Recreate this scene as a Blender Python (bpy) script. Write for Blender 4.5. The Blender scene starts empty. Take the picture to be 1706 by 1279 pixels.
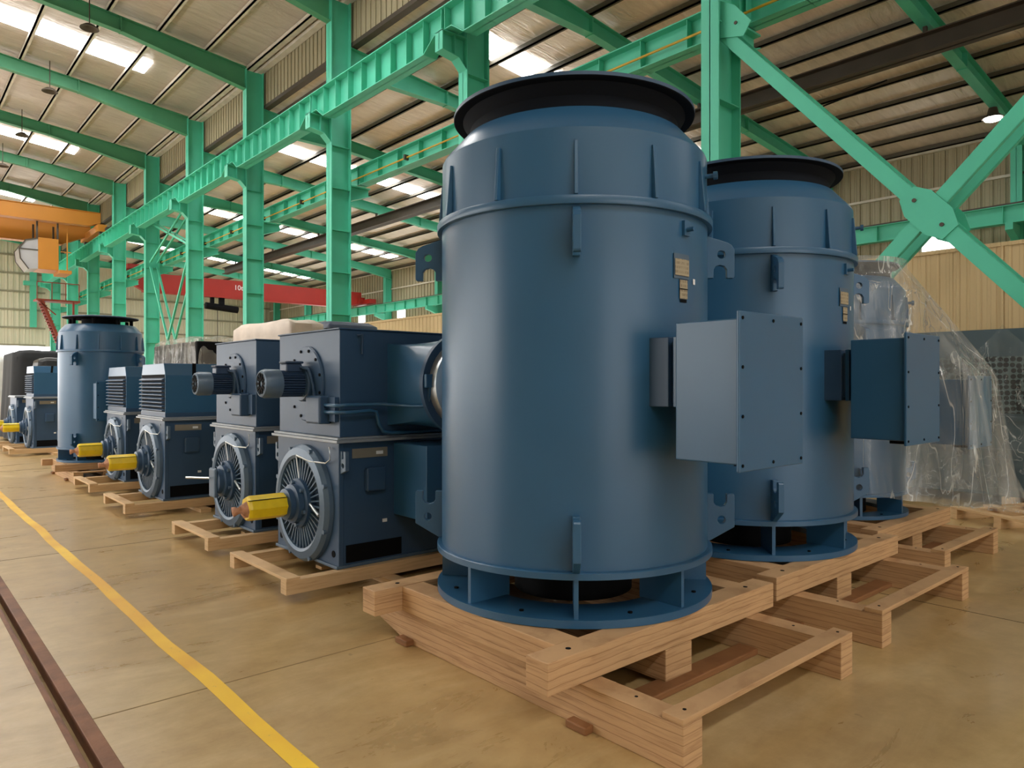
import bpy, bmesh, math, random
from math import sin, cos, pi, radians, sqrt, atan2
from mathutils import Vector, geometry
random.seed(7)
SC = bpy.context.scene
COL = SC.collection

# ------------------------------------------------------------------ mesh helpers
class MB:
    def __init__(s): s.v = []; s.f = []
    def add(s, vs, fs):
        o = len(s.v); s.v += [tuple(p) for p in vs]; s.f += [tuple(i + o for i in f) for f in fs]; return s
    def box(s, x0, x1, y0, y1, z0, z1):
        return s.add([(x0,y0,z0),(x1,y0,z0),(x1,y1,z0),(x0,y1,z0),(x0,y0,z1),(x1,y0,z1),(x1,y1,z1),(x0,y1,z1)],
                     [(0,3,2,1),(4,5,6,7),(0,1,5,4),(1,2,6,5),(2,3,7,6),(3,0,4,7)])
    def hexa(s, lo, hi):
        return s.add(list(lo) + list(hi), [(0,3,2,1),(4,5,6,7),(0,1,5,4),(1,2,6,5),(2,3,7,6),(3,0,4,7)])
    def bar(s, p, q, w, h, up=(0,0,1)):
        p = Vector(p); q = Vector(q); d = (q - p).normalized(); u = Vector(up)
        r = d.cross(u)
        if r.length < 1e-4: r = d.cross(Vector((1,0,0)))
        r.normalize(); u = r.cross(d).normalized()
        c = [(-w/2,-h/2),(w/2,-h/2),(w/2,h/2),(-w/2,h/2)]
        return s.add([p + r*a + u*b for a, b in c] + [q + r*a + u*b for a, b in c],
                     [(0,3,2,1),(4,5,6,7),(0,1,5,4),(1,2,6,5),(2,3,7,6),(3,0,4,7)])
    def prism(s, pts, off):
        n = len(pts); off = Vector(off); a = [Vector(p) for p in pts]
        return s.add(a + [p + off for p in a], [tuple(range(n))[::-1], tuple(range(n, 2*n))] +
                     [(i, (i+1) % n, n + (i+1) % n, n + i) for i in range(n)])
    def plate(s, outer, holes, o, ex, ey, t):
        o = Vector(o); ex = Vector(ex); ey = Vector(ey); nz = ex.cross(ey).normalized() * t
        loops = [outer] + holes; flat = [p for l in loops for p in l]
        tris = geometry.tessellate_polygon([[Vector((p[0], p[1], 0)) for p in l] for l in loops])
        n = len(flat); P = [o + ex*p[0] + ey*p[1] for p in flat]
        fs = [tuple(t_) for t_ in tris] + [tuple(i + n for i in t_)[::-1] for t_ in tris]
        b = 0
        for l in loops:
            m = len(l); fs += [(b+i, b+(i+1) % m, n+b+(i+1) % m, n+b+i) for i in range(m)]; b += m
        return s.add(P + [p + nz for p in P], fs)
    def lathe(s, prof, seg=48, o=(0,0,0), axis='z', a0=0, a1=2*pi, cap=True):
        full = abs(a1 - a0 - 2*pi) < 1e-6; n = seg if full else seg + 1
        vs = []
        for r, h in prof:
            for i in range(n):
                a = a0 + (a1 - a0) * i / seg; c_, s_ = r*cos(a), r*sin(a)
                q = {'z': (c_, s_, h), 'x': (h, c_, s_), 'y': (s_, h, c_)}[axis]
                vs.append((q[0]+o[0], q[1]+o[1], q[2]+o[2]))
        fs = []
        for k in range(len(prof)-1):
            for i in range(seg):
                j = (i+1) % n; fs.append((k*n+i, k*n+j, (k+1)*n+j, (k+1)*n+i))
        if cap and full:
            if prof[0][0] > 1e-5 and prof[0] != prof[-1]: fs.append(tuple(range(n))[::-1])
            if prof[-1][0] > 1e-5 and prof[0] != prof[-1]: fs.append(tuple((len(prof)-1)*n + i for i in range(n)))
        return s.add(vs, fs)
    def cyl(s, p, q, r, seg=12, r2=None):
        p = Vector(p); q = Vector(q); d = (q-p).normalized(); a = d.cross(Vector((0,0,1)))
        if a.length < 1e-4: a = Vector((1,0,0))
        a.normalize(); b = d.cross(a); r2 = r if r2 is None else r2
        vs = [p + (a*cos(2*pi*i/seg) + b*sin(2*pi*i/seg))*r for i in range(seg)] + [q + (a*cos(2*pi*i/seg) + b*sin(2*pi*i/seg))*r2 for i in range(seg)]
        return s.add(vs, [tuple(range(seg))[::-1], tuple(range(seg, 2*seg))] + [(i, (i+1) % seg, seg+(i+1) % seg, seg+i) for i in range(seg)])
    def tube(s, pts, r, seg=8):
        P = [Vector(p) for p in pts]; rings = []
        for k, p in enumerate(P):
            d = (P[min(k+1, len(P)-1)] - P[max(k-1, 0)]).normalized(); a = d.cross(Vector((.31,.17,.93))).normalized(); b = d.cross(a)
            rings.append([p + (a*cos(2*pi*i/seg) + b*sin(2*pi*i/seg))*r for i in range(seg)])
        fs = [(k*seg+i, k*seg+(i+1) % seg, (k+1)*seg+(i+1) % seg, (k+1)*seg+i) for k in range(len(P)-1) for i in range(seg)]
        fs += [tuple(range(seg))[::-1], tuple((len(P)-1)*seg+i for i in range(seg))]
        return s.add([v for ring in rings for v in ring], fs)
    def grid(s, fn, nu, nv, closed=False):
        vs = [fn(i/(nu if closed else nu-1), j/(nv-1)) for j in range(nv) for i in range(nu)]
        fs = [(j*nu+i, j*nu+(i+1) % nu, (j+1)*nu+(i+1) % nu, (j+1)*nu+i) for j in range(nv-1) for i in range(nu if closed else nu-1)]
        return s.add(vs, fs)

def obj(name, mb, mat, parent=None, loc=(0,0,0), rz=0, smooth=False, bevel=0, label=None, cat=None, group=None, kind=None):
    me = bpy.data.meshes.new(name); me.from_pydata(mb.v, [], mb.f)
    bm = bmesh.new(); bm.from_mesh(me); bmesh.ops.recalc_face_normals(bm, faces=bm.faces); bm.to_mesh(me); bm.free()
    for m in (mat if isinstance(mat, (list, tuple)) else [mat]): me.materials.append(m)
    if smooth:
        me.shade_smooth(); me.set_sharp_from_angle(angle=radians(smooth if smooth > 1 else 32))
    o = bpy.data.objects.new(name, me); COL.objects.link(o); o.location = loc; o.rotation_euler = (0,0,rz)
    if parent: o.parent = parent
    if bevel:
        b = o.modifiers.new('bevel', 'BEVEL'); b.width = bevel; b.segments = 2; b.limit_method = 'ANGLE'; b.angle_limit = radians(50)
    tag(o, label, cat, group, kind); return o

def tag(o, label=None, cat=None, group=None, kind=None):
    if label: o['label'] = label
    if cat: o['category'] = cat
    if group: o['group'] = group
    if kind: o['kind'] = kind

def thing(name, label, cat, loc=(0,0,0), rz=0, group=None):
    o = bpy.data.objects.new(name, None); COL.objects.link(o); o.empty_display_size = .1
    o.location = loc; o.rotation_euler = (0,0,rz); tag(o, label, cat, group); return o

def struct(name, mb, mat, parent=None, **k):
    return obj(name, mb, mat, parent, kind='structure' if parent is None else None, **k)

def circ(cx, cy, r, n=16): return [(cx + r*cos(2*pi*i/n), cy + r*sin(2*pi*i/n)) for i in range(n)]
ORD = ['nearest', 'second', 'third', 'fourth', 'fifth', 'sixth', 'seventh', 'eighth', 'ninth', 'tenth', 'eleventh', 'twelfth', 'thirteenth', 'fourteenth']

# ------------------------------------------------------------------ materials
def srgb(r, g, b):
    f = lambda c: (c/255/12.92) if c/255 <= .04045 else ((c/255+.055)/1.055)**2.4
    return (f(r), f(g), f(b), 1)
def sc(c, k): return (c[0]*k, c[1]*k, c[2]*k, 1)
class NT:
    def __init__(s, name):
        s.m = bpy.data.materials.new(name); s.m.use_nodes = True; s.t = s.m.node_tree; s.t.nodes.clear()
        s.out = s.n('ShaderNodeOutputMaterial')
    def n(s, typ, **k):
        x = s.t.nodes.new(typ)
        for a, b in k.items(): setattr(x, a, b)
        return x
    def l(s, a, b): s.t.links.new(a, b)
    def coords(s, scale=(1,1,1)):
        tc = s.n('ShaderNodeTexCoord'); mp = s.n('ShaderNodeMapping'); mp.inputs['Scale'].default_value = scale
        s.l(tc.outputs['Object'], mp.inputs['Vector']); return mp.outputs['Vector']
    def noise(s, vec, scale, detail=4, rough=.55, dist=0):
        x = s.n('ShaderNodeTexNoise'); s.l(vec, x.inputs['Vector']); x.inputs['Scale'].default_value = scale
        x.inputs['Detail'].default_value = detail; x.inputs['Roughness'].default_value = rough; x.inputs['Distortion'].default_value = dist
        return x.outputs['Fac']
    def wave(s, vec, scale, d='X', dist=0, detail=2, prof='SIN', ds=1):
        x = s.n('ShaderNodeTexWave', wave_type='BANDS', bands_direction=d, wave_profile=prof); s.l(vec, x.inputs['Vector'])
        x.inputs['Scale'].default_value = scale; x.inputs['Distortion'].default_value = dist; x.inputs['Detail'].default_value = detail
        x.inputs['Detail Scale'].default_value = ds; return x.outputs['Fac']
    def ramp(s, fac, stops):
        r = s.n('ShaderNodeValToRGB'); s.l(fac, r.inputs['Fac']); e = r.color_ramp.elements
        while len(e) < len(stops): e.new(.5)
        for i, (p, c) in enumerate(stops): e[i].position = p; e[i].color = c
        return r.outputs['Color']
    def mix(s, fac, a, b, mode='MIX'):
        x = s.n('ShaderNodeMix', data_type='RGBA', blend_type=mode)
        for sock, val in ((x.inputs[0], fac), (x.inputs[6], a), (x.inputs[7], b)):
            if hasattr(val, 'links'): s.l(val, sock)
            else: sock.default_value = val
        return x.outputs[2]
    def bump(s, h, strength=.3, dist=.02, prev=None):
        b = s.n('ShaderNodeBump'); s.l(h, b.inputs['Height']); b.inputs['Strength'].default_value = strength; b.inputs['Distance'].default_value = dist
        if prev: s.l(prev, b.inputs['Normal'])
        return b.outputs['Normal']
    def bsdf(s, col, rough=.5, metal=0, normal=None, coat=0, spec=.5, link=True):
        p = s.n('ShaderNodeBsdfPrincipled')
        for nm, val in (('Base Color', col), ('Roughness', rough)):
            if hasattr(val, 'links'): s.l(val, p.inputs[nm])
            else: p.inputs[nm].default_value = val
        p.inputs['Metallic'].default_value = metal; p.inputs['Coat Weight'].default_value = coat; p.inputs['Specular IOR Level'].default_value = spec
        p.inputs['Coat Roughness'].default_value = .25
        if normal: s.l(normal, p.inputs['Normal'])
        if link: s.l(p.outputs[0], s.out.inputs['Surface'])
        return p

def paint(name, c, rough=.45, metal=0, var=.12, scale=3, bump=0, bscale=60, coat=0, spec=.5):
    t = NT(name); v = t.coords(); n = t.noise(v, scale, 5)
    col = t.ramp(n, [(.3, sc(c, 1-var)), (.7, sc(c, 1+var))])
    nm = t.bump(t.noise(v, bscale, 3), bump, .01) if bump else None
    t.bsdf(col, rough, metal, nm, coat, spec); return t.m

M = {}
M['blue'] = paint('blue_machine_paint', srgb(46,93,130), .33, 0, .05, 1.6, .02, 90, .08, .55)
M['blue_dark'] = paint('blue_grey_paint', srgb(50,78,108), .42, 0, .06, 2, .03, 60, 0, .5)
M['blue_grey'] = paint('worn_grey_blue_paint', srgb(84,106,128), .38, .1, .1, 7, .03, 60)
M['flange'] = paint('toplit_pale_flange', srgb(146,153,160), .35, .2, .08, 6)  # joint flange paled to stand in for light from above
M['fin_blue'] = paint('navy_fin_paint', srgb(48,68,96), .4, 0, .08, 5)
M['black'] = paint('black_void_paint', srgb(10,11,14), .8, 0, .2, 4, spec=.15)
M['dark_under'] = paint('canopy_underside_shade', srgb(14,19,28), .75, 0, .08, 2, spec=.15)  # shade under the canopy put into the colour of its underside and core
M['green'] = paint('green_steel_paint', srgb(84,194,164), .5, 0, .06, 1.2, .02, 30, 0, .4)
M['green_shade'] = paint('shaded_green_steel_paint', srgb(74,148,110), .55, 0, .08, 1.2)  # same green, darkened for the shade on the main aisle rafters
M['orange'] = paint('orange_crane_paint', srgb(186,122,40), .5, 0, .06, .8)
M['red'] = paint('red_crane_paint', srgb(160,36,28), .5, 0, .08, .8)
M['steel'] = paint('dark_brown_steel', srgb(74,66,58), .6, .2, .15, 2)
M['rust'] = paint('rusty_rail_steel', srgb(126,84,58), .6, .3, .3, 5, .15, 40)
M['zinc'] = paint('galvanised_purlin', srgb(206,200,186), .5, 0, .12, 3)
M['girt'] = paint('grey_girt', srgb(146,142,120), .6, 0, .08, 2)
M['purlin_shade'] = paint('shaded_purlin_steel', srgb(84,80,68), .6, 0, .12, 3)  # shade on the side bay purlins put into a darker steel colour
M['yellow'] = paint('yellow_shaft_film', srgb(236,204,28), .35, 0, .1, 9, .15, 25)
M['wrap'] = paint('pinkish_wrapping_paper', srgb(178,128,98), .7, 0, .3, 20, .5, 40)
M['silver'] = paint('bright_metal', srgb(205,210,212), .3, .8, .05, 10)
M['plate'] = paint('dull_nameplate', srgb(140,134,120), .45, .2, .05, 8)
M['white'] = paint('white_label', srgb(232,234,236), .5, 0, .03, 5)
M['pipe'] = paint('yellow_conductor_pipe', srgb(196,160,40), .5, 0, .1, 3)
M['tarp_beige'] = paint('beige_tarpaulin', srgb(208,194,180), .6, 0, .12, 2, .9, 7)
M['tarp_blue'] = paint('navy_tarpaulin', srgb(62,70,90), .4, 0, .15, 2, .6, 5)
M['tarp_grey'] = paint('dark_grey_tarpaulin', srgb(40,42,45), .8, 0, .15, 1.5, .5, 4)
M['tarp_black'] = paint('black_tarpaulin', srgb(30,32,34), .35, 0, .2, 2, .5, 5)
M['white_wrap'] = paint('white_plastic_wrap', srgb(220,222,220), .4, 0, .08, 4, .5, 12)
M['red_oxide'] = paint('red_oxide_steel', srgb(150,66,52), .6, 0, .15, 3)
M['joint_faint'] = paint('faint_joint_filler', srgb(136,114,76), .8, 0, .2, 6)
M['joint'] = paint('dark_joint_filler', srgb(84,70,48), .8, 0, .2, 6)

def wood(name, light, dark, layered):
    t = NT(name); v = t.coords()
    vg = t.coords((2.2, 2.2, 38)); g = t.noise(vg, 1.6, 6, .6, .6)
    col = t.ramp(g, [(.25, dark), (.5, sc(light, .86)), (.75, light)])
    big = t.noise(v, 1.7, 2)
    col = t.mix(.35, col, t.ramp(big, [(.3, sc(light, .72)), (.7, sc(light, 1.12))]), 'MIX')
    if layered:
        w = t.wave(v, layered, 'Z', 1.6, 2, 'SAW', .6)
        lines = t.ramp(w, [(0, (.42,.34,.28,1)), (.07, (.8,.76,.7,1)), (.16, (1,1,1,1))])
        tc = t.n('ShaderNodeTexCoord'); sx = t.n('ShaderNodeSeparateXYZ'); t.l(tc.outputs['Normal'], sx.inputs[0])
        ab = t.n('ShaderNodeMath', operation='ABSOLUTE'); t.l(sx.outputs['Z'], ab.inputs[0])
        sb = t.n('ShaderNodeMath', operation='LESS_THAN'); t.l(ab.outputs[0], sb.inputs[0]); sb.inputs[1].default_value = .6
        col = t.mix(sb.outputs[0], col, t.mix(1, col, lines, 'MULTIPLY'))
    nm = t.bump(g, .25, .006)
    t.bsdf(col, .62, 0, nm, 0, .3); return t.m
M['lam'] = wood('laminated_pallet_timber', srgb(208,168,124), srgb(142,100,64), 8.5)
M['pine'] = wood('pine_pallet_board', srgb(226,190,144), srgb(182,138,94), 0)
M['oldwood'] = wood('dark_old_board', srgb(150,104,66), srgb(96,62,38), 0)

def ribbed(name, c, d, scale, strength=.6, var=.05):
    t = NT(name); v = t.coords(); w = t.wave(v, scale, d)
    n = t.noise(v, .5, 3); col = t.ramp(n, [(.3, sc(c, 1-var)), (.7, sc(c, 1+var))])
    t.bsdf(col, .6, 0, t.bump(t.ramp(w, [(.62, (0,0,0,1)), (.8, (1,1,1,1))]), strength, .05), 0, .3); return t.m
M['clad_y'] = ribbed('beige_ribbed_cladding', srgb(164,156,130), 'Y', 1.5)
M['clad_x'] = ribbed('pale_ribbed_cladding', srgb(216,212,190), 'X', 1.5)
M['part'] = ribbed('tan_ribbed_partition', srgb(206,180,136), 'Y', 2.2, .4)
def foil(k=1):
    t = NT('foil_faced_roof_insulation'); v = t.coords((.5, 3.2, 1)); n = t.noise(v, 1.2, 6, .6, 1.2); n2 = t.noise(t.coords(), .35, 2)
    c = t.mix(.5, t.ramp(n, [(.3, srgb(172,162,152)), (.7, srgb(212,204,196))]), t.ramp(n2, [(.35, srgb(182,172,164)), (.65, srgb(208,198,190))]))
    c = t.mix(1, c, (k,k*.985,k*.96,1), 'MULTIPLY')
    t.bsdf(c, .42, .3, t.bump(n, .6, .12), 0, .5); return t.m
M['foil'] = foil(); M['foil_lit'] = foil(1.5)  # second copy brightened to make up for weak light on the side bay roof
def floor():
    t = NT('polished_concrete_floor'); v = t.coords()
    a = t.noise(v, .4, 5, .6, .8); b = t.noise(t.coords((.7, 2.2, 1)), 1.3, 7, .68, .9); c = t.noise(v, 30, 3); d = t.noise(v, 5, 6, .7)
    col = t.ramp(a, [(.3, srgb(158,128,80)), (.5, srgb(184,154,104)), (.7, srgb(208,184,138))])
    col = t.mix(.55, col, t.ramp(b, [(.3, srgb(150,120,74)), (.5, srgb(188,158,106)), (.72, srgb(220,198,154))]))
    col = t.mix(.3, col, t.ramp(d, [(.35, srgb(150,122,80)), (.65, srgb(206,178,128))]))
    sp = t.ramp(t.noise(v, 11, 2, .5), [(.24, srgb(110,90,58)), (.28, (1,1,1,1))])
    col = t.mix(.3, col, t.mix(1, col, sp, 'MULTIPLY'))
    ro = t.ramp(b, [(.3, (.26,.26,.26,1)), (.7, (.34,.34,.34,1))])
    t.bsdf(col, ro, 0, t.bump(c, .04, .004), 0, .5); return t.m
M['floor'] = floor()
def worn_yellow():
    t = NT('worn_yellow_floor_paint'); v = t.coords()
    n = t.noise(v, 18, 6, .7); n2 = t.noise(v, 1.2, 3)
    col = t.mix(t.ramp(n, [(.3, (1,1,1,1)), (.38, (0,0,0,1))]), t.ramp(n2, [(.35, srgb(230,172,34)), (.65, srgb(250,206,36))]), srgb(190,160,90))
    t.bsdf(col, .5); return t.m
M['line'] = worn_yellow()
def film(name, lo, hi, tint):
    t = NT(name); v = t.coords((1.5,1.5,.5)); n = t.noise(v, 2.0, 5, .6, 1.2); n2 = t.noise(t.coords((1.6,1.6,.3)), 2.6, 3, .5, .8)
    nm = t.bump(n2, .9, .08, t.bump(n, .5, .05))
    p = t.bsdf(tint, .12, 0, nm, 0, 1.0, link=False); tr = t.n('ShaderNodeBsdfTransparent'); mx = t.n('ShaderNodeMixShader')
    crease = t.ramp(n2, [(.485, (0,0,0,1)), (.5, (1,1,1,1)), (.515, (0,0,0,1))]); soft = t.ramp(n, [(.4, (lo,)*3+(1,)), (.75, (hi,)*3+(1,))])
    f = t.mix(1, soft, t.mix(1, crease, (.45,.45,.45,1), 'MULTIPLY'), 'ADD')
    t.l(f, mx.inputs[0]); t.l(tr.outputs[0], mx.inputs[1]); t.l(p.outputs[0], mx.inputs[2]); t.l(mx.outputs[0], t.out.inputs['Surface']); return t.m
M['film'] = film('clear_polythene_film', .11, .44, srgb(222,224,220))
M['film_mid'] = film('milky_polythene', .16, .6, srgb(210,206,198))
M['film_thin'] = film('thin_clear_polythene', .05, .22, srgb(180,184,184))
def emit(name, c, k):
    t = NT(name); e = t.n('ShaderNodeEmission'); e.inputs[0].default_value = c; e.inputs[1].default_value = k
    t.l(e.outputs[0], t.out.inputs['Surface']); return t.m
M['sky1'] = emit('daylight_roof_panel', (1,.98,.95,1), 26)
M['sky2'] = emit('daylight_side_roof_panel', (1,.98,.96,1), 15)
M['win'] = emit('daylight_window_pane', (1,.99,.98,1), 6)
M['fill_near'] = emit('added_fill_pane', (1,1,1,1), 2.6)
M['win_far'] = emit('daylight_far_pane', (1,1,1,1), 5)
M['lamp'] = emit('lit_lamp_lens', (1,.98,.94,1), 60)
M['glass'] = paint('pale_cab_glazing', srgb(170,168,172), .15, 0, .05, 2)
def perf():
    t = NT('perforated_grey_sheet'); v = t.coords((0, 1, 1)); vo = t.n('ShaderNodeTexVoronoi', feature='F1'); t.l(v, vo.inputs['Vector'])
    vo.inputs['Scale'].default_value = 15; vo.inputs['Randomness'].default_value = .3
    t.bsdf(t.ramp(vo.outputs['Distance'], [(.44, srgb(10,13,14)), (.5, srgb(84,102,102))]), .5); return t.m
M['perf'] = perf()
M['cab_grey'] = paint('grey_green_cabinet', srgb(60,80,88), .45, 0, .08, 1.5)
def nameplate_print():
    t = NT('printed_nameplate'); v = t.coords()
    w = t.wave(v, 14, 'Z', 0, 0); n = t.noise(t.coords((60,60,9)), 3, 3)
    k = t.mix(1, t.ramp(w, [(.55, (1,1,1,1)), (.7, (0,0,0,1))]), t.ramp(n, [(.48, (0,0,0,1)), (.52, (1,1,1,1))]), 'MULTIPLY')
    t.bsdf(t.mix(t.ramp(k, [(0,(0,0,0,1)),(1,(.55,)*3+(1,))]), srgb(170,157,132), srgb(104,90,74)), .45, .1); return t.m
M['print'] = nameplate_print()

# ------------------------------------------------------------------ the setting
XC, XCB = 9.27, 9.87                 # middle column row: aisle flange, side-bay flange
YK = [6.22 + 6*k for k in range(10)]
YE = 62.4
rail0, rail1 = .598, .727
struct('floor', MB().box(rail1, 27, -14, YE, -.2, 0).box(-11.2, rail0, -14, YE, -.2, 0).box(rail0, rail1, -14, YE, -.2, -.07), M['floor'])
for i, y in enumerate((3.66, 7.45, 11.25, 15.05, 18.85)):
    struct('trim_%d' % (i+1), MB().box(rail1, 9, y-.004, y+.004, -.01, .0012), M['joint_faint'] if i == 0 else M['joint'])
struct('trim_6', MB().box(5.395, 5.403, -14, 30, -.01, .0012), M['joint'])
rr = thing('floor_rail', 'long rusty rail channel sunk in the concrete left of the yellow line', 'rail', (0,0,0))
obj('steel_edge', MB().box(rail1-.062, rail1, -13.9, YE-.3, -.07, .003), M['rust'], rr, bevel=.003)
obj('steel_edge', MB().box(rail0, rail0+.016, -13.9, YE-.3, -.07, .003), M['rust'], rr)
obj('rail_head', MB().box(rail0+.016, rail0+.034, -13.9, YE-.3, -.07, -.02), M['rust'], rr)
nY = 120
def linefn(u, v):
    y = -13 + u*(YE+12); w = .006*sin(y*2.3) + .004*sin(y*5.1+1)
    return (1.217 + w + (.08 + .004*sin(y*3.7))*v, y, .0015)
obj('yellow_floor_line', MB().grid(linefn, 240, 2), M['line'], label='long worn yellow painted line along the concrete floor', cat='floor line')

# walls
def ribs(m, ax, c0, c1, lo, hi, z0, z1, step, w=.07):
    y = lo
    while y < hi:
        if ax == 'y': m.box(c0, c1, y, y+w, z0, z1)
        else: m.box(y, y+w, c0, c1, z0, z1)
        y += step
    return m
struct('wall_right', ribs(MB().box(26.3, 26.5, -14, YE, 0, 9.6), 'y', 26.26, 26.3, -8, YE, 0, 9.4, .34, .05), M['clad_y'])
struct('trim_7', MB().box(26.2, 26.3, -14, YE, 7.9, 7.98).box(26.2, 26.3, -14, YE, 5.5, 5.58).box(26.16, 26.3, -14, YE, 9.16, 9.3), M['zinc'])
def girts(x0, x1, y, zs):
    m = MB()
    for z in zs: m.box(x0, x1, y-.12, y, z, z+.12)
    return m
struct('wall_far', ribs(ribs(MB().box(-11, 9.9, YE, YE+.2, 4.25, 13.6).box(9.9, 26.3, YE, YE+.2, 0, 11.2), 'x', YE-.05, YE, -1, 9.8, 4.25, 12, .36), 'x', YE-.05, YE, 10, 26, 0, 9.5, .36), M['clad_x'])
struct('trim_8', girts(-11, 9.3, YE, (4.25, 5.5, 6.8, 8.1, 9.4, 10.7)), M['girt'])
struct('trim_9', girts(9.9, 26.3, YE, (1.6, 2.9, 4.2, 5.5, 6.8, 8.1)), M['girt'])
struct('window_1', MB().box(-11, 9.9, YE+.25, YE+.3, 0, 4.25), M['win_far'])
struct('wall_left', MB().box(-11.2, -11, -14, 8, 0, 5.2).box(-11.2, -11, 8, YE, 0, 1.0).box(-11.2, -11, -14, YE, 5.2, 12.6), M['clad_y'])
n_win = 2
for y in range(8, 60, 8):
    w = struct('window_%d' % n_win, MB().box(-11.15, -11.12, y, y+7.6, 1.0, 5.2), M['win']); n_win += 1
    fr = MB()
    for k in range(5): fr.box(-11.1, -11.02, y+k*1.88, y+k*1.88+.08, 1.0, 5.2)
    fr.box(-11.1, -11.02, y, y+7.6, 3.05, 3.13)
    obj('window_frame', fr, M['zinc'], w)
struct('wall_near', MB().box(-11.2, -4, -14.2, -14, 0, 13.6).box(8, 26.5, -14.2, -14, 0, 11).box(-4, 8, -14.2, -14, 5, 13.6), M['clad_x'])
struct('window_%d' % n_win, MB().box(-4, 8, -14.3, -14.25, 0, 5), M['fill_near']); n_win += 1  # unseen glowing pane added behind the camera for front light
# clerestory cladding above the middle row
struct('wall_middle', ribs(MB().box(9.95, 10.03, -14, YE, 10.98, 12.3), 'y', 9.92, 9.95, -2, YE, 10.98, 12.1, .26, .04), M['clad_y'])
struct('trim_10', MB().box(9.9, 10.1, -14, YE, 10.86, 10.98), M['steel'])
struct('trim_11', MB().box(9.72, 9.92, -14, YE, 12.08, 12.2).box(9.5, 9.6, -14, YE, 12.12, 12.24), M['zinc'])
struct('wall_partition', ribs(MB().box(13.0, 13.12, -8, 23, 0, 3.62), 'y', 12.992, 13.0, -8, 23, 0, 3.62, .2, .09), M['part'])
struct('trim_12', MB().box(12.96, 13.16, -8, 23.02, 3.62, 3.68).box(12.975, 13.0, 3.3, 3.34, .0, 3.62).box(12.975, 13.0, 9.3, 9.34, .0, 3.62), M['part'])
# roofs
def rt1(x): return 12.05 + .11*(9.9 - x)          # rafter top, main aisle
def rt2(x): return 10.85 - .10*(x - 9.9)          # rafter top, side bay
PU = .16
m = MB()
for x0, x1, za, zb in ((-1, 10.05, rt1(-1), rt1(10.05)), (-11.2, -1, rt1(-1)-.11*10.2, rt1(-1))):
    m.hexa([(x0,-14.2,za+PU),(x1,-14.2,zb+PU),(x1,YE+.2,zb+PU),(x0,YE+.2,za+PU)], [(x0,-14.2,za+PU+.08),(x1,-14.2,zb+PU+.08),(x1,YE+.2,zb+PU+.08),(x0,YE+.2,za+PU+.08)])
struct('ceiling', m, M['foil'])
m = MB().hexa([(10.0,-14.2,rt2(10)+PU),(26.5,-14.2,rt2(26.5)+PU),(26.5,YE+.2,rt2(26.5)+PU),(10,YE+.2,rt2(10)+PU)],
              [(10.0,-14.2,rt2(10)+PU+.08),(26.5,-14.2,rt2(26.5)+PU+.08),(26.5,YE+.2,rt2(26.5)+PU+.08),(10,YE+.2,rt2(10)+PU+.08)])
struct('ceiling', m, M['foil_lit'])
def skyl(f, x0, x1, y, mat, w=.55):
    global n_win
    struct('window_%d' % n_win, MB().hexa([(x0,y-w,f(x0)+PU-.03),(x1,y-w,f(x1)+PU-.03),(x1,y+w,f(x1)+PU-.03),(x0,y+w,f(x0)+PU-.03)],
           [(x0,y-w,f(x0)+PU-.01),(x1,y-w,f(x1)+PU-.01),(x1,y+w,f(x1)+PU-.01),(x0,y+w,f(x0)+PU-.01)]), mat); n_win += 1
rtl = lambda x: rt1(-1) - .11*(-1 - x)
for y in (-8.8, 15.2, 27.2, 39.2, 51.2):
    skyl(rt1, -.6, 7.1, y, M['sky1']); skyl(rtl, -9, -1.4, y, M['sky1'])
for y in (15.2, 27.2, 39.2, 51.2): skyl(rt2, 11.2, 24.6, y, M['sky2'], .5)
skyl(rt2, 11.2, 24.6, -8.8, M['sky2'], .5)
for y in (26, 34, 42, 50):  # hidden glowing panes added to brighten the side bay floor and roof
    struct('window_%d' % n_win, MB().box(26.27, 26.3, y, y+6, 1.0, 4.6), M['win']); n_win += 1
for y0, y1 in ((8.0, 9.0), (40.4, 41.4), (45.6, 46.6)):
    w = struct('window_%d' % n_win, MB().box(26.26, 26.3, y0, y1, 5.75, 6.9), M['win_far']); n_win += 1
    obj('window_frame', MB().box(26.24, 26.3, y0-.05, y1+.05, 6.9, 6.96).box(26.24, 26.3, y0-.05, y0, 5.7, 6.9).box(26.24, 26.3, y1, y1+.05, 5.7, 6.9), M['zinc'], w)

# purlins
for i, x in enumerate([9.4 - 1.42*k for k in range(8)]):
    z = rt1(x)
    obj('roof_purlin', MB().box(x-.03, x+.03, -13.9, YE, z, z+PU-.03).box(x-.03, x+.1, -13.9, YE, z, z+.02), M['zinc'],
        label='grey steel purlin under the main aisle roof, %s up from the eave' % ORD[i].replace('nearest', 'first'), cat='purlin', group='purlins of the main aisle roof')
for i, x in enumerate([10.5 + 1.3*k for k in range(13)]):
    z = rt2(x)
    obj('roof_purlin', MB().box(x-.035, x+.035, -13.9, YE, z, z+PU-.03).box(x-.035, x+.09, -13.9, YE, z, z+.02), M['purlin_shade'],
        label='dark steel purlin under the side bay roof, %s out from the middle columns' % ORD[i].replace('nearest', 'first'), cat='purlin', group='purlins of the side bay roof')

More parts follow.
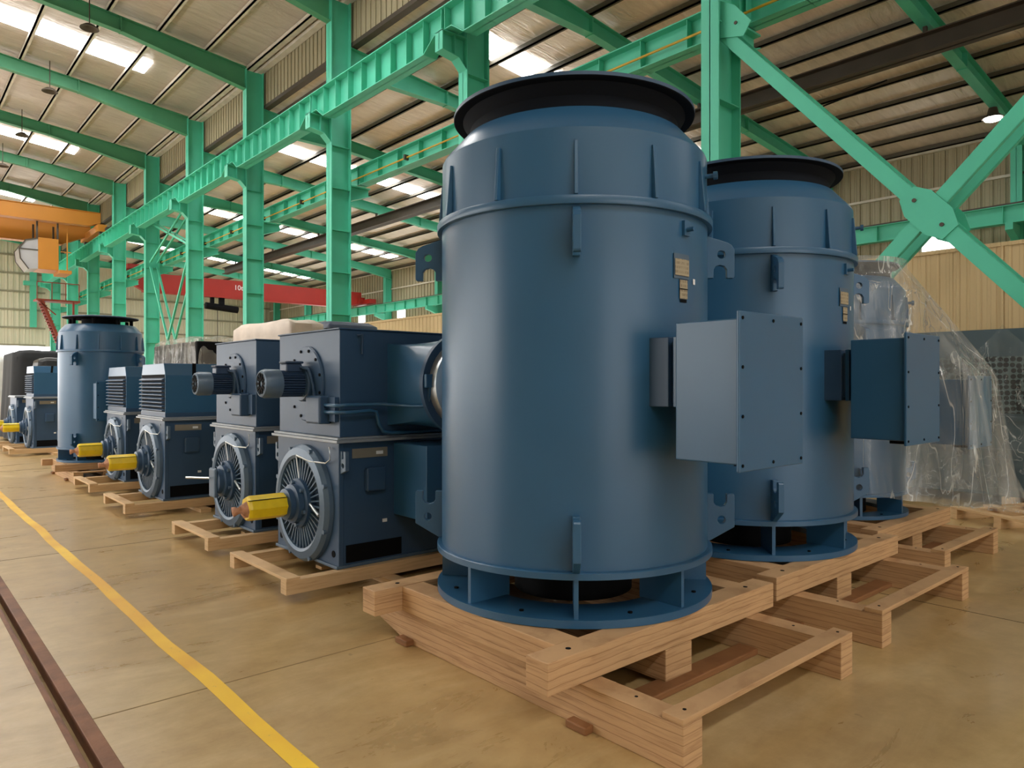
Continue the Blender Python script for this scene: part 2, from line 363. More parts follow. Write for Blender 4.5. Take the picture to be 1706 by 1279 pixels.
# middle columns, their brackets
def ibeam_x(m, x0, x1, y, z0a, z1a, z0b, z1b, w, t=.02):
    """I beam running along x; bottom/top heights at both ends"""
    for s0, s1 in ((0, t), (-1, -1)):
        pass
    m.hexa([(x0,y-w/2,z0a),(x1,y-w/2,z0b),(x1,y+w/2,z0b),(x0,y+w/2,z0a)], [(x0,y-w/2,z0a+t),(x1,y-w/2,z0b+t),(x1,y+w/2,z0b+t),(x0,y+w/2,z0a+t)])
    m.hexa([(x0,y-w/2,z1a-t),(x1,y-w/2,z1b-t),(x1,y+w/2,z1b-t),(x0,y+w/2,z1a-t)], [(x0,y-w/2,z1a),(x1,y-w/2,z1b),(x1,y+w/2,z1b),(x0,y+w/2,z1a)])
    m.hexa([(x0,y-.006,z0a),(x1,y-.006,z0b),(x1,y+.006,z0b),(x0,y+.006,z0a)], [(x0,y-.006,z1a),(x1,y-.006,z1b),(x1,y+.006,z1b),(x0,y+.006,z1a)])
    return m
for k, y in enumerate(YK):
    c = MB(); y0 = y - .3; yc = y - .15
    c.box(XC, XC+.025, y0, y, 0, 12.05).box(XCB-.025, XCB, y0, y, 0, 12.05).box(XC, XCB, yc-.008, yc+.008, 0, 12.05)
    z = 1.1
    while z < 8.6: c.box(XC+.02, XCB-.02, y0+.01, y-.01, z, z+.015); z += 1.15
    o = obj('steel_column', c, M['green'], label='green I-section steel column in the middle row, %s from the camera' % ORD[k], cat='column', group='green columns of the middle row')
    b = MB(); L = .62
    b.prism([(XC, yc-.01, 8.74), (XC-L, yc-.01, 8.74), (XC-L, yc-.01, 8.36), (XC-.2, yc-.01, 8.3), (XC, yc-.01, 8.1)], (0,.02,0))
    b.box(XC-L, XC, y0+.02, y-.02, 8.72, 8.75)
    for (xa, za), (xb, zb) in (((XC-L, 8.36), (XC-.2, 8.3)), ((XC-.2, 8.3), (XC, 8.1))):
        b.hexa([(xa,y0+.02,za-.02),(xb,y0+.02,zb-.02),(xb,y-.02,zb-.02),(xa,y-.02,za-.02)], [(xa,y0+.02,za),(xb,y0+.02,zb),(xb,y-.02,zb),(xa,y-.02,za)])
    b.box(XC-L, XC-L+.02, y0+.02, y-.02, 8.36, 8.74).box(XC-.3, XC-.28, y0+.03, y-.03, 8.3, 8.74)
    obj('girder_bracket', b, M['green'], o)
    b = MB(); L = .62
    b.prism([(XCB, yc-.01, 7.0), (XCB+L, yc-.01, 7.0), (XCB+L, yc-.01, 6.82), (XCB, yc-.01, 6.6)], (0,.02,0))
    b.box(XCB, XCB+L, y0+.02, y-.02, 6.99, 7.02)
    b.hexa([(XCB,y0+.02,6.58),(XCB+L,y0+.02,6.8),(XCB+L,y-.02,6.8),(XCB,y-.02,6.58)], [(XCB,y0+.02,6.6),(XCB+L,y0+.02,6.82),(XCB+L,y-.02,6.82),(XCB,y-.02,6.6)])
    obj('girder_bracket', b, M['green'], o)

# crane girders (one per bay between columns along the middle row, notched at the supports)
def girder(xa, xb, y0, y1, ztop, dep, notch, stiff, name, label, group, side=-1):
    m = MB(); xc = (xa+xb)/2; zb = ztop - dep; zn = ztop - notch; e = .55
    m.box(xa, xb, y0, y1, ztop-.022, ztop)
    prof = [(y0+.02, zn), (y0+e*.55, zn), (y0+e*1.25, zb), (y1-e*1.25, zb), (y1-e*.55, zn), (y1-.02, zn)]
    m.prism([(xc-.007, a, b) for a, b in prof] + [(xc-.007, y1-.02, ztop), (xc-.007, y0+.02, ztop)], (.014,0,0))
    for (a, za), (b, zb_) in zip(prof, prof[1:]):
        m.hexa([(xa+.02,a,za),(xb-.02,a,za),(xb-.02,b,zb_),(xa+.02,b,zb_)], [(xa+.02,a,za+.02),(xb-.02,a,za+.02),(xb-.02,b,zb_+.02),(xa+.02,b,zb_+.02)])
    def zbot(y):
        for (a, za), (b, zb_) in zip(prof, prof[1:]):
            if a <= y <= b: return za + (zb_-za)*(y-a)/(b-a)
        return zn
    n = stiff
    for i in range(n+1):
        y = y0+.06 + (y1-y0-.12)*i/n
        m.box(xa+.03, xb-.03, y-.006, y+.006, zbot(y), ztop)
    return obj(name, m, M['green'], label=label, cat='girder', group=group)
for k in range(-1, 9):
    ya, yb = YK[0]+6*k-.15, YK[0]+6*k+5.85
    if k >= 1 or k == 0:
        girder(8.72, 9.1, ya, yb, 9.27, .76, .5, 9, 'crane_girder', 'ribbed green crane girder, aisle side of middle columns, %s span away' % ORD[k], 'crane girders along the aisle')
    girder(10.15, 10.5, ya, yb, 7.62, .52, .52, 6, 'crane_girder', 'green crane girder, side-bay face of middle columns, %s span away' % ORD[k+1], 'crane girders on the side bay face')
obj('crane_rail', MB().box(8.88, 8.95, .2, 60.2, 9.27, 9.33), M['steel'], label='dark crane rail on top of the aisle-side green girders', cat='rail')
obj('crane_rail', MB().box(10.29, 10.36, -5.8, 60, 7.62, 7.7), M['steel'], label='dark crane rail on top of the side-bay face girders', cat='rail')
cp = obj('conductor_pipe', MB().cyl((10.12, -5.8, 7.26), (10.12, 60, 7.26), .022, 8), M['pipe'], label='thin yellow conductor pipe clipped along the side-bay face girders', cat='pipe')
m = MB()
for k in range(0, 22): m.box(10.05, 10.17, -5.5+3*k, -5.44+3*k, 7.2, 7.33)
obj('clip', m, M['steel'], cp)

# right-hand wall columns and girder
for n_, k in enumerate((0, 1, 5, 6, 7, 8, 9)):
    y = YK[k]; m = MB().box(25.75, 25.77, y-.15, y+.15, 0, 9.0).box(26.2, 26.22, y-.15, y+.15, 0, 9.0).box(25.75, 26.2, y-.006, y+.006, 0, 9.0)
    m.prism([(25.75, y-.1, 6.26), (25.0, y-.1, 6.26), (25.0, y-.1, 6.05), (25.75, y-.1, 5.8)], (0,.2,0))
    obj('wall_column', m, M['green'], label='green column against the far right cladding, %s from the camera' % ORD[n_], cat='column', group='green columns along the right wall')
m = MB().box(25.1, 25.4, -8, YE-.5, 6.78, 6.8).box(25.1, 25.4, -8, YE-.5, 6.26, 6.28).box(25.24, 25.26, -8, YE-.5, 6.26, 6.8)
for i in range(58): m.box(25.12, 25.38, -8+1.2*i, -7.988+1.2*i, 6.26, 6.8)
o = obj('crane_girder', m, M['green'], label='long green crane girder running along the far right wall', cat='girder')
obj('rail_strip', MB().box(25.2, 25.3, -8, YE-.5, 6.8, 6.87), M['steel'], o)

# rafters
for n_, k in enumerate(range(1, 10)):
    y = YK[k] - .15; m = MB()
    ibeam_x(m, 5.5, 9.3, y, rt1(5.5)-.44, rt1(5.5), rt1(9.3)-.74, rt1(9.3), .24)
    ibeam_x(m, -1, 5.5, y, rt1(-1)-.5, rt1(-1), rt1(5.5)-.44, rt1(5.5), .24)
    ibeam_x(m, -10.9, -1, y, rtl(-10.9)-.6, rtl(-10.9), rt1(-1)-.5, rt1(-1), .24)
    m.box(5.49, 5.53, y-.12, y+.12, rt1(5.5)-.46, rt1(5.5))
    obj('roof_rafter', m, M['green_shade'], label='green tapered roof rafter over the main aisle, %s from the camera' % ORD[n_], cat='rafter', group='rafters over the main aisle')
for n_, k in enumerate(range(0, 10)):
    y = YK[k] - .15; m = MB()
    ibeam_x(m, 9.85, 13.2, y, rt2(9.85)-.72, rt2(9.85), rt2(13.2)-.42, rt2(13.2), .24)
    ibeam_x(m, 13.2, 23.2, y, rt2(13.2)-.42, rt2(13.2), rt2(23.2)-.42, rt2(23.2), .24)
    ibeam_x(m, 23.2, 26.2, y, rt2(23.2)-.42, rt2(23.2), rt2(26.2)-.62, rt2(26.2), .24)
    for x in (13.2, 20.4): m.box(x-.02, x+.02, y-.12, y+.12, rt2(x)-.44, rt2(x))
    obj('roof_rafter', m, M['green'], label='green roof rafter across the side bay, %s from the camera' % ORD[n_], cat='rafter', group='rafters across the side bay')

# monorail beam hung in the side bay
mb = MB().box(17.7, 18.1, -9, 50, 9.0, 9.03).box(17.7, 18.1, -9, 50, 9.4, 9.43).box(17.88, 17.92, -9, 50, 9.0, 9.43)
mo = obj('monorail_beam', mb, M['steel'], label='long dark brown hoist beam hung below the side bay rafters', cat='beam')
m = MB()
for k in range(0, 8): m.bar((17.9, YK[k]-.15, 9.43), (17.9, YK[k]-.15, rt2(17.9)-.42), .08, .08)
obj('hanger', m, M['steel'], mo)
mw = MB().tube([(17.9, 9.2, 9.0), (17.9, 9.1, 8.6), (18.0, 8.9, 8.5), (18.3, 8.2, 8.7), (19.2, 7.4, 9.2)], .02)
obj('loose_cable', mw, M['black'], mo)

# bracing of the nearest bay: double channels crossing at a gusset
br = thing('cross_brace', 'big green X brace of double channels right of the nearest column', 'brace', (0,0,0))
A, B = (6.05, 6.82), (.3, .31)
Cc, D = (.3, 6.49), (6.05, .56)
for x in (9.4, 9.74):
    for (p, q) in ((A, B), (Cc, D)):
        m = MB(); P = Vector((x, *p)); Q = Vector((x, *q)); d = (Q-P).normalized(); nrm = Vector((0, -d.z, d.y))
        m.bar(P, Q, .17, .012, up=(1,0,0))
        for sgn in (-1, 1): m.bar(P + nrm*sgn*.085 + Vector((.03,0,0)), Q + nrm*sgn*.085 + Vector((.03,0,0)), .012, .06, up=(1,0,0))
        obj('channel', m, M['green'], br)
def gus(x, cy, cz, pts): return MB().prism([(x, cy+a, cz+b) for a, b in pts], (.016,0,0))
cy, cz = 3.15, 3.54
for x in (9.375, 9.8): obj('gusset_plate', gus(x, cy, cz, [(.662*a-.75*b, .75*a+.662*b) for a, b in ((.36,.11),(.36,-.11),(.17,-.2),(-.17,-.2),(-.36,-.11),(-.36,.11),(-.17,.2),(.17,.2))]), M['green'], br)
obj('gusset_plate', gus(9.37, 5.78, 6.72, [(.18,.45),(-.06,.3),(-.32,-.02),(-.2,-.2),(.18,-.1)]), M['green'], br)
m = MB()
for a, b in ((.15, .17), (-.15, -.17)): m.cyl((9.36, cy+a, cz+b), (9.375, cy+a, cz+b), .025, 8)
m.cyl((9.355, 5.7, 6.75), (9.37, 5.7, 6.75), .025, 8)
obj('bolt', m, M['steel'], br)

# slender bracing two bays further back
br2 = thing('angle_brace', 'slender green angle bracing crossing between two middle columns further back', 'brace', (0,0,0))
for x, top in ((9.42, 6.9), (9.72, 6.9)):
    for p, q in (((30.3, top), (33.2, 3.4)), ((35.85, top), (33.2, 3.4)), ((33.2, 3.4), (30.3, .02)), ((33.2, 3.4), (35.85, .02)), ((30.3, 7.1), (35.85, 8.9)), ((35.85, 7.1), (30.3, 8.9))):
        obj('angle_bar', MB().bar((x, *p), (x, *q), .09, .012, up=(1,0,0)).bar((x+.04, *p), (x+.04, *q), .012, .09, up=(1,0,0)), M['green'], br2)

# gable framing on the far wall
obj('portal_frame', ibeam_x(MB(), -1, 9.3, YE-.5, rt1(-1)-.6, rt1(-1)-.02, rt1(9.3)-.8, rt1(9.3)-.02, .3).box(8.3, 8.7, YE-.6, YE-.3, 5.6, 9.9).box(7.9, 9.2, YE-.7, YE-.3, 8.6, 8.9),
    M['green'], label='green gable frame against the pale far wall', cat='frame')

# lamps
for n_, (x, y) in enumerate(((4.6, 23.6), (4.55, 29.6), (4.5, 35.6), (4.45, 41.2))):
    z = 11.75
    t = thing('pendant_lamp', 'unlit ring-shaped bay lamp hanging over the aisle, %s from the camera' % ORD[n_], 'lamp', (x, y, z), 0, 'unlit lamps over the aisle')
    obj('rod', MB().cyl((0,0,.08), (0,0,rt1(x)+.2-z), .015, 8), M['steel'], t)
    obj('lamp_shade', MB().lathe([(.03,.1),(.12,.09),(.24,.0),(.25,-.03),(.22,-.03),(.11,.06),(.0,.07)], 24), M['steel'], t, smooth=40)
t = thing('pendant_lamp', 'lit white lamp glowing below the near side bay rafter', 'lamp', (22.9, 6.07, 8.78))
obj('housing', MB().lathe([(.0,.28),(.1,.27),(.14,.1),(.26,.0),(.26,-.02),(.0,.0)], 24), M['steel'], t, smooth=40)
obj('lens', MB().lathe([(.0,-.02),(.22,-.02),(.18,-.07),(.0,-.1)], 20, cap=False), M['lamp'], t)

# ------------------------------------------------------------------ cranes
cr = thing('overhead_crane', 'orange double-girder overhead crane spanning the main aisle at the back', 'crane', (0, 43.2, 0))
for i, y in enumerate((0, 2.4)):
    m = MB(); b0, b1 = ((9.84, 10.55), (9.12, 10.2))[i]
    m.prism([(-10.3, y, b0), (-10.3, y, b1), (8.95, y, b1), (8.95, y, max(b0+.2, 9.75)), (7.6 if i else 8.4, y, b0)], (0,.5,0))
    m.box(-10.3, 8.95, y-.06, y+.56, b1, b1+.03).box(-10.3, 7.6, y-.06, y+.56, b0-.03, b0)
    obj('girder', m, M['orange'], cr, bevel=.01)
obj('end_carriage', MB().box(8.68, 9.1, -.7, 3.6, 9.5, 9.85), M['orange'], cr)
obj('wheel', MB().cyl((8.8, -.35, 9.47), (9.0, -.35, 9.47), .14, 14).cyl((8.8, 3.25, 9.47), (9.0, 3.25, 9.47), .14, 14), M['steel'], cr)
obj('drive_motor', MB().cyl((9.1, -.35, 9.62), (9.1, -.9, 9.62), .12, 12).box(8.9, 9.2, .4, 1.2, 9.85, 10.15), M['steel'], cr)
m = MB().box(6.15, 7.05, .1, 1.7, 7.35, 8.95)
cab = obj('operator_cab', m, M['orange'], cr, bevel=.02)
obj('cab_glazing', MB().prism([(6.15, .12, 8.9), (5.62, .12, 8.75), (5.35, .12, 8.3), (5.4, .12, 7.8), (5.75, .12, 7.3), (6.15, .12, 7.36)], (0, 1.55, 0)), M['glass'], cab)
m = MB()
pp = [(6.15,8.9),(5.62,8.75),(5.35,8.3),(5.4,7.8),(5.75,7.3)]
for y in (.1, 1.68):
    for a, b in zip(pp, pp[1:]): m.bar((a[0], y, a[1]), (b[0], y, b[1]), .05, .05)
m.bar((5.36,.1,8.3), (6.15,.1,8.3), .04, .04)
obj('cab_frame', m, M['steel'], cab)
for x in (6.1, 7.0):
    for y in (.3, 1.5): obj('cab_hanger', MB().box(x, x+.08, y, y+.1, 8.95, 9.83), M['steel'], cab)
obj('cab_platform', MB().box(7.05, 7.6, -.1, 1.6, 7.2, 7.36).bar((7.4,-.05,7.36), (7.4,-.05,9.3), .05, .05).bar((7.1,-.05,8.3), (7.58,-.05,8.3), .04, .04), M['orange'], cab)

rc = thing('overhead_crane', 'red single-girder overhead crane spanning the side bay at the back', 'crane', (0, 44, 0))
m = MB().prism([(10.56, -.2, 7.75), (10.56, -.2, 7.1), (11.2, -.2, 6.72), (23.6, -.2, 6.72), (24.9, -.2, 7.0), (24.9, -.2, 7.75)], (0,.42,0)).box(11.2, 23.6, -.26, .28, 6.66, 6.72)
obj('girder', m, M['red'], rc, bevel=.01)
obj('end_carriage', MB().box(10.15, 10.75, -1.2, 1.2, 7.76, 8.0), M['red'], rc)
obj('end_carriage', MB().box(24.95, 25.45, -1.2, 1.2, 6.95, 7.25).box(24.6, 25.1, -.3, .3, 7.0, 7.4), M['red'], rc)
h = obj('hoist', MB().cyl((14.6, -.05, 6.15), (16.5, -.05, 6.0), .2, 14).box(14.9, 15.1, -.1, .1, 6.2, 6.7).box(15.4, 15.7, -.1, .1, 6.2, 6.7), M['black'], rc)
obj('hook', MB().cyl((15.3,-.05,6.0), (15.3,-.05,2.8), .02, 6), M['steel'], h)
try:
    cu = bpy.data.curves.new('load_marking', 'FONT'); cu.body = '10t'; cu.size = .42; cu.extrude = .004; cu.align_x = 'CENTER'
    tmp = bpy.data.objects.new('load_marking_text', cu); COL.objects.link(tmp)
    me = bpy.data.meshes.new_from_object(tmp); bpy.data.objects.remove(tmp); me.materials.clear(); me.materials.append(M['white'])
    fo = bpy.data.objects.new('load_marking', me); COL.objects.link(fo); fo.parent = rc
    fo.rotation_euler = (pi/2, 0, 0); fo.location = (16.5, -.212, 7.2)
except Exception: pass
# access stair
st = thing('access_stair', 'narrow red-brown steel stair with landing below the orange crane', 'stair', (0, 50, 0))
m = MB()
P0, P1 = Vector((7.3, 0, 6.4)), Vector((8.5, 0, 3.2))
for dy in (0, .9): m.bar(P0 + Vector((0,dy,0)), P1 + Vector((0,dy,0)), .06, .16)
obj('stringer', m, M['red_oxide'], st)
m = MB()
for i in range(18):
    p = P0.lerp(P1, (i+.5)/18); m.box(p.x-.15, p.x+.15, p.y, p.y+.9, p.z-.02, p.z+.02)
obj('tread', m, M['red_oxide'], st)
obj('landing', MB().box(7.0, 9.25, -.1, 1.0, 6.4, 6.5).bar((8.9,0,6.45), (8.9,0,0), .1, .1).bar((7.05,0,6.45), (8.0,0,5.6), .06, .06), M['red_oxide'], st)
m = MB()
for x in (7.05, 7.8, 8.5, 9.2): m.bar((x,0,6.5), (x,0,7.5), .04, .04)
m.bar((7.05,0,7.5), (9.2,0,7.5), .05, .05)
obj('handrail', m, M['red_oxide'], st)
obj('lower_landing', MB().box(8.2, 9.25, -.1, 1.0, 3.1, 3.2).bar((8.25,.9,3.1), (8.25,.9,0), .08, .08), M['red_oxide'], st)

# ------------------------------------------------------------------ vertical motors
def vertical_motor(label, loc, sr, sz, posts=False, box=True, rz=0, seg=96, plates=True):
    t = thing('vertical_motor', label, 'electric motor', loc, rz, 'blue vertical motors standing on pallets')
    R = lambda r: r*sr
    Z = lambda z: (z - .335)*sz
    B = M['blue']
    base = obj('base_flange', MB().lathe([(R(.52),Z(.335)),(R(.785),Z(.335)),(R(.785),Z(.374)),(R(.52),Z(.374)),(R(.52),Z(.335))], seg), B, t, smooth=True)
    m = MB()
    for i in range(8):
        a = radians(-135 + 22.5 + 45*i); m.cyl((R(.7)*cos(a), R(.7)*sin(a), Z(.374)), (R(.7)*cos(a), R(.7)*sin(a), Z(.381)), .012, 8)
    obj('bolt_hole', m, M['black'], base)
    for i in range(8):
        a = radians(-135 + 45*i); d = Vector((cos(a), sin(a), 0)); n = Vector((-sin(a), cos(a), 0))*.011
        p0, p1 = d*R(.5), d*R(.765)
        g = MB().hexa([p0-n+Vector((0,0,Z(.37))), p1-n+Vector((0,0,Z(.37))), p1+n+Vector((0,0,Z(.37))), p0+n+Vector((0,0,Z(.37)))],
                      [p0-n+Vector((0,0,Z(.57))), p1-n+Vector((0,0,Z(.57))), p1+n+Vector((0,0,Z(.57))), p0+n+Vector((0,0,Z(.57)))])
        obj('gusset', g, B, t)
    obj('dark_fill_core', MB().lathe([(R(.34),Z(.336)),(R(.34),Z(.57))], 48), M['black'], t, smooth=True)  # wide black core fills the base so its interior stays dark
    obj('lower_ring', MB().lathe([(R(.16),Z(.566)),(R(.787),Z(.566)),(R(.787),Z(.596)),(R(.783),Z(.6)),(R(.75),Z(.602)),(R(.16),Z(.602))], seg), B, t, smooth=True)
    body = obj('body_shell', MB().lathe([(R(.76),Z(.6)),(R(.76),Z(2.37))], seg, cap=False), B, t, smooth=True)
    obj('upper_ring', MB().lathe([(R(.7),Z(2.364)),(R(.786),Z(2.36)),(R(.788),Z(2.364)),(R(.788),Z(2.398)),(R(.786),Z(2.402)),(R(.7),Z(2.404))], seg), B, t, smooth=True)
    obj('upper_shell', MB().lathe([(R(.757),Z(2.4)),(R(.757),Z(2.735)),(R(.75),Z(2.75)),(R(.634),Z(2.88)),(R(.6),Z(2.885)),(R(.56),Z(2.8))], seg, cap=False), B, t, smooth=20)
    for i in range(12):
        a = radians(-135 + 30*i); d = Vector((cos(a), sin(a), 0)); n = Vector((-sin(a), cos(a), 0))*.009
        lo = [d*R(.755)-n, d*R(.757)+d*.034-n, d*R(.757)+d*.034+n, d*R(.755)+n]; hi = [d*R(.755)-n, d*R(.757)+d*.012-n, d*R(.757)+d*.012+n, d*R(.755)+n]
        obj('rib', MB().hexa([p+Vector((0,0,Z(2.405))) for p in lo], [p+Vector((0,0,Z(2.67))) for p in hi]), B, t, bevel=.003)
    if posts:
        obj('inlet_core', MB().lathe([(R(.35),Z(2.8)),(R(.35),Z(2.99))], 32), M['black'], t, smooth=True)
        for i in range(8):
            a = radians(20+45*i); d = Vector((cos(a), sin(a), 0))*R(.56)
            obj('post', MB().cyl(d + Vector((0,0,Z(2.86))), d + Vector((0,0,Z(2.99))), R(.035), 8), M['black'], t)
    else:
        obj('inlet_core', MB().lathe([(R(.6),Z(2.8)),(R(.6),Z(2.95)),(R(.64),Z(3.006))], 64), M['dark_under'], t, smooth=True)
    rc_ = .692 if not posts else .69
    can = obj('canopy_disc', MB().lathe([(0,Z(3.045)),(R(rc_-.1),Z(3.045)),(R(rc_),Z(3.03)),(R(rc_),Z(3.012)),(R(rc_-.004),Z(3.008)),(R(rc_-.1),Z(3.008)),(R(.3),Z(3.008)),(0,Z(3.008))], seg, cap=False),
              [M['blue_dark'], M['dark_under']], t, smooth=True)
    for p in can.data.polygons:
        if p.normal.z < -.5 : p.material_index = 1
    # lugs: four pairs on the diagonals
    for i in range(4):
        a = radians(-135 + 90*i); d = Vector((cos(a), sin(a), 0)); n = Vector((-sin(a), cos(a), 0)); W = .165*max(sr, .85)
        e0 = R(.76)
        slot = lambda: [(W*.74, 0), (W*.74, .05), (W*.66, .068), (W*.5, .075), (W*.36, .068), (W*.28, .05), (W*.28, 0)]
        up = [(0, .245), (W*.75, .205), (W*.9, .19), (W, .165), (W, .01), (W*.97, 0)] + slot() + [(0, 0)]
        obj('lifting_lug', MB().plate([(x, y*sz) for x, y in up], [circ(W*.55, .135*sz, .023)], d*e0 + n*.018 + Vector((0,0,Z(2.108))), d, (0,0,1), -.036 if False else .036), B, t, bevel=.003)
        lo = [(0, .285), (0, 0), (W, .095), (W, .275), (W*.97, .285)] + [(x, .285 - y) for x, y in slot()]
        obj('lifting_lug', MB().plate([(x, y*sz) for x, y in lo], [circ(W*.55, .135*sz, .023)], d*e0 + n*.018 + Vector((0,0,Z(.585))), d, (0,0,1), .036), B, t, bevel=.003)
    if box:
        x0, x1, y0, y1, z0, z1 = -.29, .21, -1.26, -.93, Z(1.152), Z(1.782)
        yy = -.93 + (1-sr)*.3
        y1 = yy; y0 = y1 - .33
        bx = obj('terminal_box', MB().box(x0, x1, y0, y1, z0, z1), B, t, bevel=.006)
        cv = obj('box_cover', MB().box(x0-.03, x1+.03, y0-.016, y0, z0-.028, z1+.03), B, bx, bevel=.005)
        m = MB(); H = z1 - z0
        for x in (x0-.005, x1+.005):
            for f in (.0, .333, .667, 1): m.cyl((x, y0-.02, z0-.0+f*H), (x, y0-.01, z0+f*H), .0075, 8)
        for z in (z0, z1): m.cyl(((x0+x1)/2, y0-.02, z), ((x0+x1)/2, y0-.01, z), .0075, 8)
        obj('cover_bolt', m, M['black'], cv)
        obj('gland_plate', MB().box(x0+.28, x0+.45, y0+.05, y0+.2, z0-.04, z0), M['black'], bx)
        zn0, zn1 = Z(1.39), Z(1.725)
        obj('neck_flange', MB().box(-.22, .2, y1+.04, y1+.065, zn0, zn1), B, t, bevel=.004)
        obj('box_neck', MB().box(-.19, .17, y1-.005, -R(.7), zn0+.02, zn1-.02).box(-.22, .2, y1+.09, -R(.71), zn0, zn1), M['blue_dark'], t, bevel=.004)
    if plates:
        def on(ang, z0, z1, w, mat, nm, par, r=.762, th=.004):
            a0 = radians(ang) - w/2/R(r); a1 = radians(ang) + w/2/R(r)
            return obj(nm, MB().lathe([(R(r)-.001, z0), (R(r)+th, z0), (R(r)+th, z1), (R(r)-.001, z1)], 8, a0=a0, a1=a1), mat, par)
        A0 = -90.5
        np_ = on(A0, Z(2.03), Z(2.155), .125, M['blue_grey'], 'nameplate', t)
        on(A0, Z(2.045), Z(2.128), .115, M['print'], 'printed_panel', np_, r=.766)
        lo_ = on(A0+1.2, Z(1.93), Z(2.025), .066, M['print'], 'small_plate', t)
        on(A0+1.2, Z(1.977), Z(1.981), .066, M['black'], 'divider', lo_, r=.766, th=.003)
        on(A0+1.2, Z(1.912), Z(1.927), .055, M['black'], 'print_line', t, th=.002)
        on(A0+9, Z(2.012), Z(2.04), .024, M['white'], 'white_sticker', t, th=.002)
        a = radians(-88); d = Vector((cos(a), sin(a), 0)); n = Vector((-sin(a), cos(a), 0))
        p = d*R(.765) + Vector((0,0,Z(2.28)))
        obj('earth_terminal', MB().bar(p - Vector((0,0,.03)), p + Vector((0,0,.045)), .05, .022, up=d).cyl(p + d*.01, p + d*.05, .012, 8), B, t)
        a = radians(-66); d = Vector((cos(a), sin(a), 0)); p = d*R(.757) + Vector((0,0,Z(2.62)))
        obj('clamp_bolt', MB().cyl(p, p + d*.06, .012, 8).cyl(p + d*.045, p + d*.065, .022, 8), B, t)
    return t
PZ = .335
vertical_motor('largest blue vertical motor with flat round top, standing nearest in front', (3.05, 2.92, PZ), 1, 1)
vertical_motor('second tall blue vertical motor, directly right of the front one', (4.97, 2.955, PZ), 1, 1)
vertical_motor('shorter blue vertical motor under the clear plastic, right of two taller ones', (6.75, 3.07, PZ), .78, .83)
vertical_motor('small blue vertical motor with raised disc in the left background row', (2.82, 13.58, .25), .81, .872, posts=True, plates=False)

# ------------------------------------------------------------------ pallets for the vertical motors
def big_pallet(label, loc, kx=1, ky=1, kz=1, rz=0):
    t = thing('timber_pallet', label, 'pallet', loc, rz, 'timber pallets under the vertical motors')
    L = M['lam']; X = lambda x: x*kx; Y = lambda y: y*ky; H = lambda z: z*kz
    g = .0015
    for y in (-.765, .625): obj('cross_beam', MB().box(X(-.95), X(.9), Y(y), Y(y)+.135, H(.192), H(.333)), L, t, bevel=.004)
    for x in (-.77, .61): obj('side_beam', MB().box(X(x), X(x)+.15, Y(-.765)+.136, Y(.625)-.001, H(.192), H(.331)), L, t, bevel=.004)
    for x in (-.74, .61):
        m = MB().prism([(X(x), Y(-1.29), 0), (X(x), Y(-1.29), H(.19)), (X(x), Y(.95), H(.19)), (X(x), Y(.95), H(.09)), (X(x), Y(.62), 0)], (.13,0,0))
        obj('runner', m, L, t, bevel=.004)
    obj('runner', MB().box(X(-.14), X(-.14)+.22, Y(-.765), Y(.76), .03, H(.19)), L, t, bevel=.004)
    obj('end_board', MB().box(X(-.74), X(.61)+.13, Y(-1.29), Y(-1.29)+.1, H(.19)+g, H(.217)), L, t, bevel=.003)
    for y in (-.83, .55): obj('floor_slat', MB().box(X(-.79), X(.78), Y(y), Y(y)+.12, 0, .035), M['oldwood'], t, bevel=.006)
    for x in (-.76, .7):
        for y in (-.7, .69): obj('bolt_head', MB().cyl((X(x), Y(y), H(.33)), (X(x), Y(y), H(.3345)), .013, 10), M['black'], t)
    m = MB()
    for x in (-.66, .68):
        for y in (-1.24, -1.0): m.cyl((X(x), Y(y), H(.21) if y < -1.1 else H(.191)), (X(x), Y(y), H(.219) if y < -1.1 else H(.188)), .008, 8)
    obj('screw', m, M['black'], t)
    return t
big_pallet('laminated timber pallet in the foreground under the largest vertical motor', (3.05, 2.92, 0))
big_pallet('laminated timber pallet under the second vertical motor, right of the foreground pallet', (5.01, 2.96, 0))
big_pallet('laminated timber pallet under the plastic-covered vertical motor', (6.82, 2.98, 0), .9, .8)
big_pallet('timber pallet under the small vertical motor in the left row', (2.84, 13.6, 0), .82, .82, .745)

# ------------------------------------------------------------------ horizontal motors
def star(r0, r1, n):
    out = []
    for i in range(n):
        a = 2*pi*i/n; w = 2*pi/n
        out += [(r0*cos(a), r0*sin(a)), (r1*cos(a+w*.3), r1*sin(a+w*.3)), (r1*cos(a+w*.55), r1*sin(a+w*.55)), (r0*cos(a+w*.8), r0*sin(a+w*.8))]
    return out

